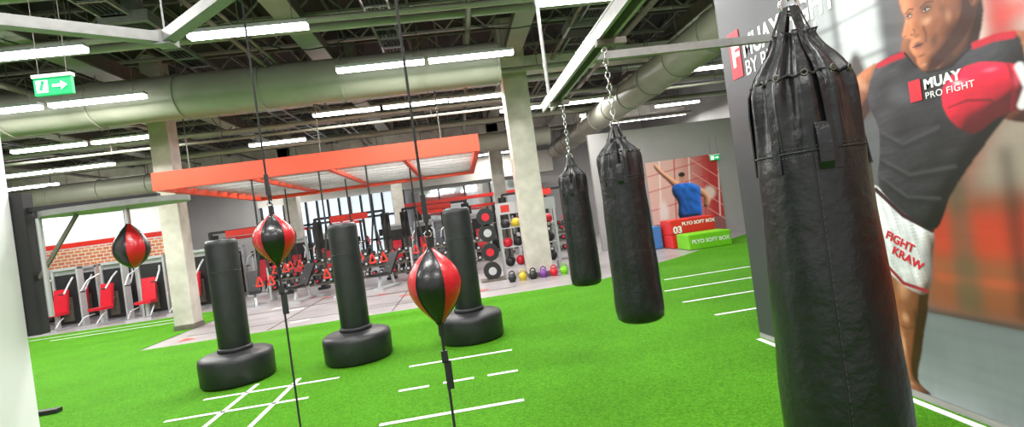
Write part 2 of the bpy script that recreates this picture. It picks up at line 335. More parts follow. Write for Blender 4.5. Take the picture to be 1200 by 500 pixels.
# ---------------------------------------------------------------- hanging heavy bags
def chain(b,p1,p2,L=.045,r=.0045,k='chrome'):
    p1=Vector(p1);p2=Vector(p2); n=max(2,int((p2-p1).length/(L*.78))); d=(p2-p1).normalized()
    a=d.cross(Vector((0.3,1,0))).normalized(); c=d.cross(a).normalized()
    for i in range(n):
        q=p1.lerp(p2,(i+.5)/n); e=a if i%2 else c; g=d.cross(e)
        Mx=Matrix((d,e,g)).transposed()
        b.torus(q,L*.5,r,k,Mx,sx=.6,seg=10,rs=5)
def heavy_bag(x,y,zb,zs,zt,R,railz,top_k=.84):
    b=MB(); H=zs-zb; g=zt-zs; seg=120
    prof=[(.02,0),(R*.8,.006),(R*.95,.025),(R*1.0,.08)]
    n=40
    for i in range(1,n+1): t=i/n; prof.append((R*(1.0+(top_k-1)*t**1.6+.006*math.sin(t*23)),.08+(H-.08)*t))
    gp=((.12,.98),(.25,.95),(.38,.88),(.5,.78),(.62,.66),(.74,.52),(.86,.42),(.94,.38),(1.,.42))
    for t,q in gp: prof.append((R*top_k*q,H+g*t))
    rs=[p[0] for p in prof]; zz=[p[1] for p in prof]
    def rad(z): return float(np.interp(z,zz,rs))
    def fn(t,z):
        s_=min(1,max(0,(z-H*.86)/(H*.14+g)))
        cr=.010*max(0,(z/H-.45))*(math.sin(7*t+2*math.sin(z*5))+.6*math.sin(13*t+3))
        return 1+.15*s_*(math.sin(11*t)+.45*math.sin(19*t+1))+cr+.007*math.sin(3*t+z*7)*math.sin(z*9+2*t)+.003*math.sin(z*31+4*math.sin(2*t))
    b.lathe(prof,'leather',seg=seg,fn=fn)
    zc=H+g*.36; m=36
    for i in range(m):
        t=2*math.pi*i/m; t2=2*math.pi*(i+1)/m
        ra=rad(zc)*fn(t,zc)+.003; rb=rad(zc)*fn(t2,zc)+.003
        b.cyl((ra*math.cos(t),ra*math.sin(t),zc+.006*(-1)**i),(rb*math.cos(t2),rb*math.sin(t2),zc-.006*(-1)**i),.0045,'rope',seg=6)
        if i%3==0: b.torus((ra*1.01*math.cos(t),ra*1.01*math.sin(t),zc),.008,.0025,'steel',Matrix.Rotation(t,3,'Z')@Matrix.Rotation(math.pi/2,3,'Y'),seg=10,rs=5)
    zq=H*.90
    for dz,k_ in((0,'black'),(.012,'stitch'),(-.012,'stitch')):
        ring=[((rad(zq+dz)*fn(t,zq+dz)+.0015)*math.cos(t),(rad(zq+dz)*fn(t,zq+dz)+.0015)*math.sin(t),zq+dz) for t in np.linspace(0,2*math.pi,97)]
        if k_=='black': b.tube(ring,.003,k_,5)
        else:
            for i in range(0,96,1):
                p=Vector(ring[i]);q=Vector(ring[i+1]); b.cyl(p,p.lerp(q,.6),.0009,k_,seg=4,caps=False)
    for tt in (-2.15,.9):
        sm=[((rad(z)*fn(tt,z)+.001)*math.cos(tt),(rad(z)*fn(tt,z)+.001)*math.sin(tt),z) for z in np.linspace(.06,zq,70)]
        b.tube(sm,.0022,'black',5)
        for i in range(69):
            p=Vector(sm[i]);q=Vector(sm[i+1]); o=Vector((-math.sin(tt),math.cos(tt),0))*.007; b.cyl(p+o,p.lerp(q,.55)+o,.0007,'stitch',seg=4,caps=False)
    top=H+g+.08
    for i in range(6):
        t=2*math.pi*i/6+.35; ca,sa=math.cos(t),math.sin(t)
        zl=[H*.86,H*.93,H,H+g*.25,H+g*.5,H+g*.75,H+g*.95]
        pts=[((rad(z)*fn(t,z)+.001)*ca,(rad(z)*fn(t,z)+.001)*sa,z) for z in zl]+[(.02*ca,.02*sa,top)]
        b.strap(pts,[(ca,sa,.1)]*len(pts),.024,.004,'leather')
    b.torus((0,0,top+.01),.03,.006,'chrome',Matrix.Rotation(math.pi/2,3,'X'),seg=16)
    zz0=H*.86
    t=-math.pi*.62; ca,sa=math.cos(t),math.sin(t)
    pts=[((rad(z)+e)*ca,(rad(z)+e)*sa,z) for z,e in ((zz0,.002),(zz0+.02,.012),(zz0+.07,.016),(zz0+.11,.012),(zz0+.13,.002))]
    b.strap(pts,[(ca,sa,0)]*5,.034,.005,'leather')
    chain(b,(0,0,top+.03),(0,0,railz-zb),.05,.005)
    b.obj('hanging_heavy_bag',(x,y,zb))
heavy_bag(1.065,1.45,.40,1.80,2.02,.176,2.61,.78)
heavy_bag(1.09,3.31,.78,1.84,2.0,.158,2.61,.88)
heavy_bag(1.17,5.1,.78,1.84,2.0,.155,2.61,.88)
b=MB()
for dx in(-.045,.045): b.box(1.11+dx-.012,1.11+dx+.012,-1,5.6,2.66,2.75,'galv')
b.box(1.05,1.17,-1,5.6,2.75,2.765,'galv')
b.box(1.17,2.85,3.87,3.92,2.69,2.75,'rig'); b.box(1.17,2.85,.8,.86,2.69,2.75,'rig')
for y in(0,2.7,5.4): b.cyl((1.11,y,2.76),(1.11,y,6.3),.02,'galv',seg=8)
for y in(1.45,3.31,5.1): b.box(1.04,1.24,y-.03,y+.03,2.62,2.66,'steel')
b.obj('bag_rail')

# ---------------------------------------------------------------- ceiling rig
b=MB()
C=Vector((-1.73,3.51,3.0)); A=Vector((-2.75,2.75,3.0)); E=Vector((.35,1.70,3.0))
for p,q in((C,A),(C,E)):
    b.beam(p,q,.075,.012,'rig'); 
    d=(q-p).normalized(); n=Vector((-d.y,d.x,0))
    b.beam(p+n*.033+Z*.03,q+n*.033+Z*.03,.01,.06,'rig'); b.beam(p-n*.033+Z*.03,q-n*.033+Z*.03,.01,.06,'rig')
b.box(-1.785,-1.675,3.455,3.565,2.98,3.07,'rig')
for p in(C,A.lerp(C,.1),E.lerp(C,.1),E.lerp(C,.6)): b.cyl(p,(p.x,p.y,6.3),.006,'rig',seg=8)
b.obj('suspended_steel_frame')

# ---------------------------------------------------------------- balls
def ball_prof(R,h,n=18,skew=.0):
    out=[]
    for i in range(n+1):
        t=i/n; r=R*math.sin(math.pi*t**(1-skew))**.78 if 0<t<1 else .012
        out.append((max(r,.012),h*(t-.5)))
    return out
def dball(x,y,z,R,h,railz,rot):
    b=MB()
    b.lathe(ball_prof(R,h,skew=-.12),'redleather',(0,0,0),seg=48,kf=lambda i,j:'redleather' if ((i+rot)//8)%2 else 'balleather')
    for i in range(6):
        t=2*math.pi*(i*8-rot)/48
        pts=[((r+.001)*math.cos(t),(r+.001)*math.sin(t),zz) for r,zz in ball_prof(R,h,skew=-.12)]
        b.tube(pts,.0022,'black',5)
    b.cyl((0,0,h/2-.01),(0,0,h/2+.05),.012,'black'); b.cyl((0,0,-h/2+.01),(0,0,-h/2-.05),.012,'black')
    b.torus((0,0,h/2+.06),.015,.003,'chrome',Matrix.Rotation(math.pi/2,3,'X'))
    b.cyl((0,0,h/2+.06),(0,0,railz-z),.006,'rope',seg=8)
    b.cyl((0,0,-h/2-.05),(0,0,-z+.03),.006,'rope',seg=8)
    b.obox((0,0,h/2+.17),(.022,.014,.12),'black'); b.obox((0,0,-h/2-.14),(.028,.014,.05),'black'); b.obox((.008,0,-h/2-.22),(.03,.014,.12),'black')
    b.cyl((0,0,-z+.01),(0,0,-z+.04),.05,'black')
    b.obj('double_end_bag',(x,y,z))
dball(-1.06,3.03,1.635,.113,.29,2.99,14)
dball(-.149,2.226,1.336,.115,.33,2.99,1)
b=MB()
b.box(-2.80,-2.70,3.5,3.58,1.25,2.15,'black'); b.cyl((-2.66,3.55,1.35),(-2.66,3.55,1.98),.016,'silver')
n=32; pl=[]
for i in range(n):
    t=2*math.pi*i/n; cx=-2.22+ .45*math.copysign(abs(math.cos(t))**.6,math.cos(t)); cy=3.60+.15*math.copysign(abs(math.sin(t))**.8,math.sin(t)); pl.append((cx,cy))
vs=[(x,y,1.985) for x,y in pl]+[(x,y,2.02) for x,y in pl]
b.add(vs,[tuple(range(n))[::-1],tuple(range(n,2*n))]+[(i,(i+1)%n,n+(i+1)%n,n+i) for i in range(n)],'rig')
b.beam((-2.7,3.55,2.04),(-1.95,3.6,2.04),.04,.03,'black'); b.beam((-2.7,3.55,1.6),(-2.45,3.58,1.98),.02,.02,'steel')
b.cyl((-2.18,3.63,1.985),(-2.18,3.63,1.88),.018,'chrome')
pf=[]
for i in range(19):
    t=i/18; pf.append((max(.012,.105*math.sin(math.pi*t**.8)**.8 if 0<t<1 else .012),1.585+.3*t))
b.lathe(pf,'redleather',(-2.18,3.63,0),seg=48,kf=lambda i,j:'redleather' if ((i+2)//8)%2 else 'balleather')
b.obj('speed_bag_platform')
b=MB(); b.box(-5.95,-4.98,6.52,6.62,0.01,.06,'black'); b.box(-5.9,-5.8,6.52,6.62,.06,1.6,'black'); b.box(-5.95,-5.75,6.2,6.9,.01,.06,'black'); b.obj('equipment_stand')

def exit_sign(x,y,z,s=1,rz=0,top=6.3):
    b=MB(); b.box(-.2*s,.2*s,-.02,.02,-.1*s,.1*s,'exitg'); b.box(-.21*s,.21*s,-.03,.03,.1*s,.14*s,'white')
    b.box(-.17*s,-.05*s,-.026,-.02,-.07*s,.07*s,'exitw')
    b.obox((-.11*s,-.03,.0),(.03*s,.004,.1*s),'exitg',(0,.3,0)); b.sphere((-.095*s,-.03,.05*s),.014*s,'exitg')
    b.beam((.0,-.024,0),(.1*s,-.024,0),.008,.03*s,'exitw')
    b.add([(.09*s,-.026,-.05*s),(.16*s,-.026,0),(.09*s,-.026,.05*s)],[(0,1,2)],'exitw')
    for dx in(-.15,.15): b.cyl((dx*s,0,.14*s),(dx*s,0,top-z),.004,'steel',seg=6)
    b.obj('exit_sign',(x,y,z),rz)
exit_sign(-3.74,5.4,3.44,.85,.0)
exit_sign(8.4,15.9,2.5,.8,0,3.2)

# ---------------------------------------------------------------- gym machines
def m_weight():
    b=MB()
    b.box(-.35,.35,.5,.58,0,1.75,'silver'); b.box(-.3,.3,.42,.5,.1,1.6,'black')
    for x in(-.36,.36): b.box(x-.03,x+.03,.4,.62,0,1.8,'silver')
    b.box(-.39,.39,.4,.62,1.74,1.82,'silver')
    for i in range(12): b.box(-.13,.13,.34,.42,.2+i*.06,.25+i*.06,'steel')
    b.box(-.05,.05,-.6,.5,0,.06,'silver'); b.box(-.35,.35,-.62,-.54,0,.06,'silver'); b.box(-.04,.04,-.1,0,.05,.45,'silver')
    b.box(-.22,.22,-.3,.12,.44,.52,'redpad'); b.obox((0,.17,.85),(.38,.08,.66),'redpad',(-.15,0,0)); b.box(-.05,.05,.2,.45,.7,.78,'silver')
    for s_ in(-1,1):
        b.tube([(s_*.3,.3,1.5),(s_*.42,0,1.35),(s_*.42,-.25,1.05)],.025,'silver',8); b.cyl((s_*.42,-.25,1.05),(s_*.28,-.25,1.05),.02,'black')
        b.tube([(s_*.2,-.1,.35),(s_*.3,-.35,.3),(s_*.3,-.55,.1)],.02,'silver',6)
    return b.mesh('weight_machine')
def m_rack():
    b=MB()
    for x in(-.55,.55):
        for y in(-.4,.4): b.box(x-.04,x+.04,y-.04,y+.04,0,2.2,'black')
        b.box(x-.03,x+.03,-.4,.4,.02,.08,'black'); b.box(x-.03,x+.03,-.4,.4,2.12,2.2,'black')
    b.box(-.55,.55,.37,.43,2.1,2.2,'red'); b.box(-.55,.55,-.43,-.37,2.1,2.2,'red')
    b.cyl((-1.0,-.46,1.3),(1.0,-.46,1.3),.014,'chrome')
    for s_ in(-1,1):
        b.cyl((s_*.72,-.46,1.3),(s_*.78,-.46,1.3),.22,'black',seg=20); b.cyl((s_*.79,-.46,1.3),(s_*.82,-.46,1.3),.17,'redpad',seg=20)
        for z in(.5,.9): b.cyl((s_*.6,.4,z),(s_*.75,.4,z),.2,'black',seg=20)
    return b.mesh('power_rack')
def m_db():
    b=MB()
    for x in(-.95,.95): b.box(x-.03,x+.03,-.1,.25,0,1.0,'silver'); b.box(x-.04,x+.04,-.25,.3,0,.06,'silver')
    for j,z in enumerate((.3,.6,.9)):
        b.obox((0,.02+.06*j,z),(1.9,.24,.03),'steel',(.25,0,0))
        for i in range(9):
            x=-.82+i*.205
            for d in(-.06,.08): b.cyl((x,d+.06*j-.02,z+.09),(x,d+.06*j+.05,z+.09),.07,'black',seg=10)
            b.cyl((x,-.09+.06*j,z+.09),(x,-.08+.06*j,z+.09),.04,'redpad' if i%3==0 else 'silver',seg=8)
    return b.mesh('dumbbell_rack')
def m_bench():
    b=MB(); b.box(-.14,.14,-.5,-.05,.4,.47,'black'); b.obox((0,.3,.68),(.28,.75,.07),'black',(.85,0,0))
    b.beam((0,-.55,.06),(0,.55,.06),.07,.06,'silver'); b.box(-.28,.28,-.6,-.53,0,.06,'silver'); b.box(-.28,.28,.53,.6,0,.06,'silver')
    b.beam((0,-.35,.06),(0,-.25,.4),.06,.06,'silver'); b.beam((0,.35,.06),(0,.2,.6),.06,.06,'silver'); return b.mesh('weight_bench')
def m_tread():
    b=MB(); b.box(-.35,.35,-.8,.9,.02,.18,'black'); b.box(-.27,.27,-.75,.7,.18,.2,'steel')
    for x in(-.36,.36): b.beam((x,.75,.1),(x,.55,1.3),.06,.08,'silver'); b.beam((x,.55,1.05),(x,.0,1.0),.04,.04,'black')
    b.obox((0,.55,1.35),(.75,.08,.35),'black',(-.3,0,0)); b.obox((0,.5,1.4),(.4,.03,.22),'glass',(-.3,0,0)); b.box(-.36,.36,.6,.9,.05,.3,'silver'); return b.mesh('treadmill')
def m_cable():
    b=MB()
    for x in(-1.1,1.1):
        b.box(x-.15,x+.15,-.12,.3,0,.08,'black'); b.box(x-.04,x+.04,-.05,.05,0,2.3,'black'); b.box(x-.12,x+.12,.1,.2,.1,1.3,'steel'); b.box(x-.14,x+.14,.2,.24,.1,2.2,'black')
        b.cyl((x*.93,-.05,2.0),(x*.8,-.2,1.3),.006,'black',seg=5); b.torus((x*.8,-.2,1.25),.06,.012,'redpad',Matrix.Rotation(math.pi/2,3,'X'))
    b.box(-1.1,1.1,-.04,.04,2.24,2.32,'black'); b.box(-.6,.6,-.08,-.04,2.1,2.3,'red'); return b.mesh('cable_crossover_machine')
def m_ellip():
    b=MB(); b.cyl((-.12,.5,.4),(.12,.5,.4),.35,'black',seg=24); b.cyl((-.14,.5,.4),(.14,.5,.4),.2,'silver',seg=20)
    b.beam((0,-.8,.06),(0,.9,.06),.12,.08,'silver'); b.box(-.3,.3,-.85,-.77,0,.06,'black'); b.box(-.3,.3,.85,.93,0,.06,'black')
    b.beam((0,.4,.1),(0,.3,1.5),.08,.08,'silver'); b.obox((0,.25,1.55),(.4,.06,.3),'black',(-.3,0,0)); b.obox((0,.21,1.57),(.28,.03,.18),'redpad',(-.3,0,0))
    for s_ in(-1,1): b.beam((s_*.2,.5,.35),(s_*.2,-.6,.25),.08,.05,'silver'); b.box(s_*.2-.08,s_*.2+.08,-.6,-.2,.28,.34,'black'); b.tube([(s_*.24,.4,.6),(s_*.26,.2,1.2),(s_*.22,-.05,1.6)],.025,'silver',6)
    return b.mesh('elliptical_trainer')
W,RK,DB,BN,TR,CB,EL=m_weight(),m_rack(),m_db(),m_bench(),m_tread(),m_cable(),m_ellip()
for i in range(6): inst(W,'weight_machine',(-14.6+i*1.25,16.4,0),random.uniform(-.3,.3))
for i in range(5): inst(W,'weight_machine',(-14+i*1.3,18.1,0),random.uniform(-.2,.2))
for i in range(4): inst(W,'weight_machine',(-8.4+i*1.15,19.1,0),random.uniform(-.2,.2))
for i in range(4): inst(W,'weight_machine',(-2.6+i*1.1,20.1,0),random.uniform(-.2,.2))
for x,y in((-6.9,17.3),(-3.6,17.2),(-.9,18.4),(2.6,17.6)): inst(CB,'cable_crossover_machine',(x,y,0))
for x,y in((-8.9,22.0),(-6.8,22.1),(-4.7,22.2),(-1.2,22.5),(1.0,22.6),(3.2,22.5)): inst(RK,'power_rack',(x,y,0))
for x,y in((-4.9,15.9),(-2.6,15.9),(-.2,15.9),(2.6,15.4),(3.4,20.0)): inst(DB,'dumbbell_rack',(x,y,0))
for x,y,r in((-5.9,14.8,.4),(-4.6,14.7,-.3),(-3.5,14.8,.2),(-2.3,14.7,-.5),(-1.1,14.8,.3),(-.0,14.7,0),(-5,20.6,.1),(-3.9,20.6,.2)): inst(BN,'weight_bench',(x,y,0),r)
for i in range(5): inst(TR,'treadmill',(-9+i*1.0,24.4,0),math.pi)
for i in range(7): inst(EL,'elliptical_trainer',(-3.6+i*1.0,24.3,0),math.pi)
b=MB()
for x in(0,1.45):
    for y in(0,.45): b.box(x-.03,x+.03,y-.03,y+.03,0,1.75,'silver')
for z in(.25,.75,1.25): b.box(0,1.45,0,.45,z-.02,z,'silver')
b.box(-.05,1.5,-.02,.0,1.6,1.9,'silver'); b.box(.08,.3,-.03,-.02,1.66,1.84,'red')
for j,z in enumerate((.4,.9,1.38)):
    for i in range(5): b.sphere((.17+i*.28,.2,z-.03),.13,['black','redpad','black','yellow','black'][(i+j)%5])
b.obj('medicine_ball_rack',(.95,13.1,0))
b=MB()
for i,z in enumerate((.25,.72,1.2,1.6)): b.cyl((0,0,z),(0,.25,z),.22,'black',seg=24); b.cyl((0,-.01,z),(0,0,z),.1,'redpad' if i%2 else 'silver',seg=20)
b.box(-.04,.04,.02,.12,0,1.85,'steel'); b.box(-.3,.3,-.1,.4,0,.05,'steel'); b.obj('bumper_plate_tree',(.6,12.7,0))
def kb(k,x,y):
    b=MB(); b.sphere((0,0,.1),.1,k); b.cyl((0,0,0),(0,0,.03),.07,k); b.torus((0,0,.2),.06,.015,k,Matrix.Rotation(math.pi/2,3,'X')); b.obj('kettlebell',(x,y,0))
for i,k in enumerate(['black','yellow','black','purple','redpad','green','purple','black']): kb(k,1.0+i*.25,12.0)

def plyo(k,x0,x1,y0,y1,z0,z1,txt=None,name='plyometric_box'):
    b=MB(); b.box(x0,x1,y0,y1,z0,z1,k); o=b.obj(name,bevel=.02)
    if txt: 
        text(txt,.14,(x0+.08,y0-.005,(z0+z1)/2-.04),(math.pi/2,0,0),'white',o,bold=.004)
    return o
plyo('green',5.78,6.95,12.85,13.6,.01,.41,'PLYO SOFT BOX')
plyo('red',5.72,7.0,13.75,14.5,.01,.38); o=plyo('red',5.72,7.0,13.75,14.5,.39,.79)
text('PLYO SOFT BOX',.13,(6.05,13.745,.62),(math.pi/2,0,0),'white',o,bold=.004); text('03',.26,(5.78,13.745,.43),(math.pi/2,0,0),'white',o,bold=.01)
plyo('blue',5.15,5.65,14.3,14.9,.01,.66,'01')

# ---------------------------------------------------------------- printed wall graphics (painted in wall coordinates)
def lin(c): return np.array([((x/255)/12.92 if x/255<=.04045 else ((x/255+.055)/1.055)**2.4) for x in c])
def smooth_poly(pts,sub=8):
    P=[np.array(p,float) for p in pts]; n=len(P); out=[]
    for i in range(n):
        p0,p1,p2,p3=P[i-1],P[i],P[(i+1)%n],P[(i+2)%n]
        for j in range(sub):
            t=j/sub; out.append(.5*((2*p1)+(-p0+p2)*t+(2*p0-5*p1+4*p2-p3)*t*t+(-p0+3*p1-3*p2+p3)*t**3))
    return out
class Canvas:
    def __init__(s,us,vs):
        s.us=us;s.vs=vs; s.U,s.V=np.meshgrid(us,vs); s.C=np.zeros(s.U.shape+(3,))+.1; s.st=abs(vs[1]-vs[0])
    def mask(s,pts):
        m=np.zeros(s.U.shape,bool); x=s.U;y=s.V; n=len(pts)
        for i in range(n):
            x0,y0=pts[i];x1,y1=pts[(i+1)%n]
            if y0==y1: continue
            c=((y0>y)!=(y1>y)); xi=x0+(y-y0)*(x1-x0)/(y1-y0); m^=(c&(x<xi))
        return m.astype(float)
    def blur(s,a,w,it=2,wu=None):
        for _ in range(it):
            for ax,ww in((0,w),(1,w if wu is None else wu)):
                k=max(1,int(round(ww/s.st)))
                p=[(0,0),(0,0)]; p[ax]=(k+1,k); q=np.cumsum(np.pad(a,p,mode='edge'),axis=ax)
                n=a.shape[ax]
                a=(np.take(q,range(2*k+1,2*k+1+n),axis=ax)-np.take(q,range(0,n),axis=ax))/(2*k+1)
        return a
    def put(s,m,col): 
        col=lin(col) if not isinstance(col,np.ndarray) else col
        s.C=s.C*(1-m[...,None])+col*m[...,None]
    def fill(s,pts,col,sm=True,soft=0.006,shade=0,w=.03,L=(1,1)):
        m=s.mask(smooth_poly(pts) if sm else pts); c=lin(col)
        if shade:
            h=s.blur(m,w)+.6*s.blur(m,w*2.2); gv,gu=np.gradient(h,s.vs,s.us); d=-(gu*L[0]+gv*L[1])*w
            f=np.clip(1+shade*d*1.5,.12,2.6)[...,None]
            tint=np.where(f<1,f**np.array([.85,1.05,1.15]),f); col=np.clip(c*tint,0,1)
            ms=s.blur(m,soft,1) if soft else m
            s.C=s.C*(1-ms[...,None])+col*ms[...,None]
        else: s.put(s.blur(m,soft,1) if soft else m,c)
        return m
    def wrinkle(s,m,wv,wu,amp,shear=0):
        n=np.random.rand(*s.U.shape); n=s.blur(n,wv,2,wu); n=(n-n.mean())/(n.std()+1e-9)
        if shear:
            k=(shear*(s.vs-s.vs.mean())/s.st).astype(int)
            for i in range(n.shape[0]): n[i]=np.roll(n[i],k[i])
        gv,gu=np.gradient(n); g=gu+gv; g/=g.std()+1e-9
        f=1+amp*np.clip(g,-2.5,2.5)*m; s.C=np.clip(s.C*np.clip(f,.2,3)[...,None],0,1)
    def ell(s,cu,cv,ru,rv,col,soft=.3,rot=0,a=1,clip=None):
        du=s.U-cu;dv=s.V-cv; c_,s_=math.cos(rot),math.sin(rot); p=(du*c_+dv*s_)/ru; q=(-du*s_+dv*c_)/rv
        d=np.sqrt(p*p+q*q); m=np.clip((1-d)/soft,0,1); m=m*m*(3-2*m)*a
        if clip is not None: m=m*clip
        s.put(m,col)
    def stroke(s,pts,w,col,a=1,clip=None,soft=.5):
        m=np.zeros(s.U.shape)
        for (x0,y0),(x1,y1) in zip(pts[:-1],pts[1:]):
            dx,dy=x1-x0,y1-y0; t=np.clip(((s.U-x0)*dx+(s.V-y0)*dy)/(dx*dx+dy*dy+1e-9),0,1)
            d=np.hypot(s.U-x0-t*dx,s.V-y0-t*dy); m=np.maximum(m,np.clip((w-d)/(w*soft),0,1))
        m*=a
        if clip is not None: m=m*clip
        s.put(m,col)
def canvas_mesh(cv,name,fn,flip,rough=.45):
    nv,nu=cv.U.shape; P=fn(cv.U.ravel(),cv.V.ravel())
    me=bpy.data.meshes.new(name); me.vertices.add(nv*nu); me.vertices.foreach_set('co',P.astype(np.float32).ravel())
    idx=np.arange(nv*nu).reshape(nv,nu); q=np.stack([idx[:-1,:-1],idx[:-1,1:],idx[1:,1:],idx[1:,:-1]],-1).reshape(-1,4)
    if flip: q=q[:,::-1]
    nf=len(q); me.loops.add(nf*4); me.loops.foreach_set('vertex_index',q.ravel().astype(np.int32))
    me.polygons.add(nf); me.polygons.foreach_set('loop_start',(np.arange(nf)*4).astype(np.int32)); me.polygons.foreach_set('loop_total',np.full(nf,4,np.int32))
    me.update(calc_edges=True); me.validate()
    at=me.color_attributes.new('print','FLOAT_COLOR','POINT'); at.data.foreach_set('color',np.concatenate([np.clip(cv.C,0,1),np.ones(cv.U.shape+(1,))],-1).astype(np.float32).ravel())
    m=bpy.data.materials.new(name+'_print'); m.use_nodes=True; nt=m.node_tree; bs=nt.nodes['Principled BSDF']
    a=nt.nodes.new('ShaderNodeAttribute'); a.attribute_name='print'; nt.links.new(a.outputs['Color'],bs.inputs['Base Color']); bs.inputs['Roughness'].default_value=rough
    me.materials.append(m); o=bpy.data.objects.new(name,me); scene.collection.objects.link(o); return o

b=MB(); b.box(2.85,3.1,-4,4.97,0,4.4,'wallgrey'); mwall=b.obj('wall_mural')
us=np.concatenate([np.arange(-4,1.9,.1),np.arange(1.9,4.0,.0055),np.arange(4.0,4.965,.02),[4.965]]); vs=np.arange(0.06,4.2,.0055)
cv=Canvas(us,vs); U,V=cv.U,cv.V
cv.C[:]=lin((64,64,69)); 
t=np.clip((4.3-U)/1.1,0,1)[...,None]; cv.C=cv.C*(1-t)+lin((92,92,97))*t
for (a0,a1,z0,z1,c) in ((3.06,3.40,2.02,4.2,(208,211,216)),(3.45,3.66,2.1,4.2,(176,180,185)),(3.71,3.90,2.25,4.2,(132,135,140))):
    m=cv.mask([(a0,z0),(a1,z0),(a1,z1),(a0,z1)]); cv.put(cv.blur(m,.03)*.95,c)
for z in (2.32,2.62,3.0,3.4): cv.put(cv.blur(np.clip(1-np.abs(V-z)/.02,0,1)*(U<3.9)*(U>2.95)*.8,.012),(84,86,90))
cv.fill([(3.75,2.0),(3.70,2.35),(3.60,2.52),(3.50,2.36),(3.44,2.0)],(58,56,58),soft=.03)
cv.fill([(3.38,1.95),(3.36,2.2),(3.32,2.36),(3.25,2.36),(3.2,2.2),(3.16,1.95)],(74,66,64),soft=.03)
m=cv.mask([(2.98,.64),(-4,.64),(-4,4.2),(2.75,4.2),(2.9,1.3)]); cv.put(cv.blur(m,.07),(138,84,70))
m=cv.mask([(2.62,2.0),(-4,2.0),(-4,4.2),(2.62,4.2)]); cv.put(cv.blur(m,.05),(186,150,142))
for (a0,a1,z0,z1,c,al) in ((2.40,2.28,2.0,3.2,(176,44,44),.8),(2.2,2.05,2.0,3.2,(222,214,212),.8),(1.9,1.5,1.6,3.2,(170,40,40),.8),(2.5,2.44,2.1,3.2,(224,216,214),.7),(2.36,-4,2.22,2.30,(200,60,54),.7)):
    m=cv.mask([(a0,z0),(a1,z0),(a1,z1),(a0,z1)]); cv.put(cv.blur(m,.03)*al,c)
m=cv.mask([(2.62,1.35),(-4,1.3),(-4,1.95),(2.4,1.8)]); cv.put(cv.blur(m,.06)*.85,(150,142,130))
m=cv.mask([(3.0,.66),(-4,.66),(-4,1.30),(2.9,1.34)]); cv.put(cv.blur(m,.05),(140,78,52))
m=cv.mask([(2.9,1.0),(-4,.92),(-4,1.2),(2.9,1.26)]); cv.put(cv.blur(m,.04)*.85,(188,58,38))
m=cv.mask([(2.9,.84),(-4,.74),(-4,.80),(2.9,.88)]); cv.put(cv.blur(m,.02)*.7,(196,84,54))
m=cv.mask([(2.78,.66),(2.62,.66),(2.64,1.72),(2.74,1.72)]); cv.put(cv.blur(m,.03)*.6,(66,84,66))
m=cv.mask([(2.44,.66),(2.36,.66),(2.37,1.6),(2.43,1.6)]); cv.put(cv.blur(m,.03)*.7,(56,40,36))
m=((V<.62)).astype(float); t=np.clip((.62-V)/.6,0,1)[...,None]
fl=lin((112,116,122))*(1-t)+lin((140,146,152))*t; mm=(m*np.clip((4.2-U)/.5,0,1))[...,None]; cv.C=cv.C*(1-mm)+fl*mm
cv.put(cv.blur(np.clip(1-np.abs(V-.63)/.02,0,1)*(U<3.6),.01),(52,54,60))
cv.wrinkle(np.clip((3.9-U)/.3,0,1),.10,.14,.06); cv.wrinkle(np.clip((3.9-U)/.3,0,1),.02,.3,.03)
SK=(132,78,52); HI=(208,152,118); DK=(58,30,20)
am=cv.fill([(3.10,2.24),(3.20,2.245),(3.31,2.20),(3.41,2.11),(3.50,1.95),(3.72,1.82),(3.70,1.66),(3.45,1.72),(3.33,1.86),(3.20,1.98),(3.10,2.08)],SK,shade=2.2,w=.045)
cv.ell(3.26,2.15,.10,.055,HI,1,.7,.75,am); cv.ell(3.17,2.01,.06,.05,DK,1,0,.55,am); cv.stroke([(3.34,2.03),(3.28,1.99),(3.2,2.04)],.014,DK,.5,am,1.); cv.ell(3.38,1.93,.05,.05,HI,1,.5,.45,am)
cv.fill([(3.66,1.88),(3.8,2.02),(3.98,1.98),(4.02,1.78),(3.9,1.62),(3.7,1.62)],(200,24,44),shade=1.4,w=.05)
leg=cv.fill([(3.285,.95),(2.985,.82),(2.98,.66),(3.02,.52),(3.045,.44),(3.075,.33),(3.12,.20),(3.12,.12),(3.05,.065),(3.27,.06),(3.245,.20),(3.27,.34),(3.266,.44),(3.285,.60),(3.295,.75)],SK,shade=2.2,w=.04)
cv.ell(3.15,.77,.08,.14,HI,1,0,.75,leg); cv.ell(3.165,.55,.045,.055,HI,1,0,.7,leg); cv.ell(3.205,.36,.028,.13,HI,1,0,.7,leg); cv.ell(3.08,.57,.04,.08,DK,1,0,.6,leg); cv.ell(3.265,.50,.03,.05,DK,1,0,.55,leg); cv.ell(3.015,.74,.035,.11,DK,1,0,.6,leg); cv.ell(3.27,.78,.03,.12,DK,1,0,.4,leg); cv.ell(3.11,.34,.025,.1,DK,1,0,.5,leg); cv.stroke([(3.11,.495),(3.165,.475),(3.22,.495)],.012,DK,.5,leg,1.)
cv.ell(3.18,.10,.03,.02,HI,1,0,.5,leg)
sh=cv.fill([(3.27,1.45),(3.07,1.25),(2.88,1.15),(2.90,.98),(2.965,.745),(3.14,.77),(3.30,.93),(3.31,1.2)],(214,214,220),shade=.9,w=.04)
cv.wrinkle(sh,.07,.016,.13,.25); cv.wrinkle(sh,.03,.03,.05)
cv.ell(2.94,.95,.05,.2,(120,120,134),1,0,.5,sh)
cv.stroke([(3.30,.94),(3.14,.785),(2.97,.755)],.016,(150,30,50),1,sh); cv.stroke([(3.26,1.42),(3.07,1.24),(2.88,1.145)],.022,(56,22,32),1)
nk=cv.fill([(2.92,2.27),(2.78,2.08),(2.60,2.06),(2.46,2.16),(2.43,2.42),(2.8,2.4)],(104,62,42),shade=1.4,w=.04)
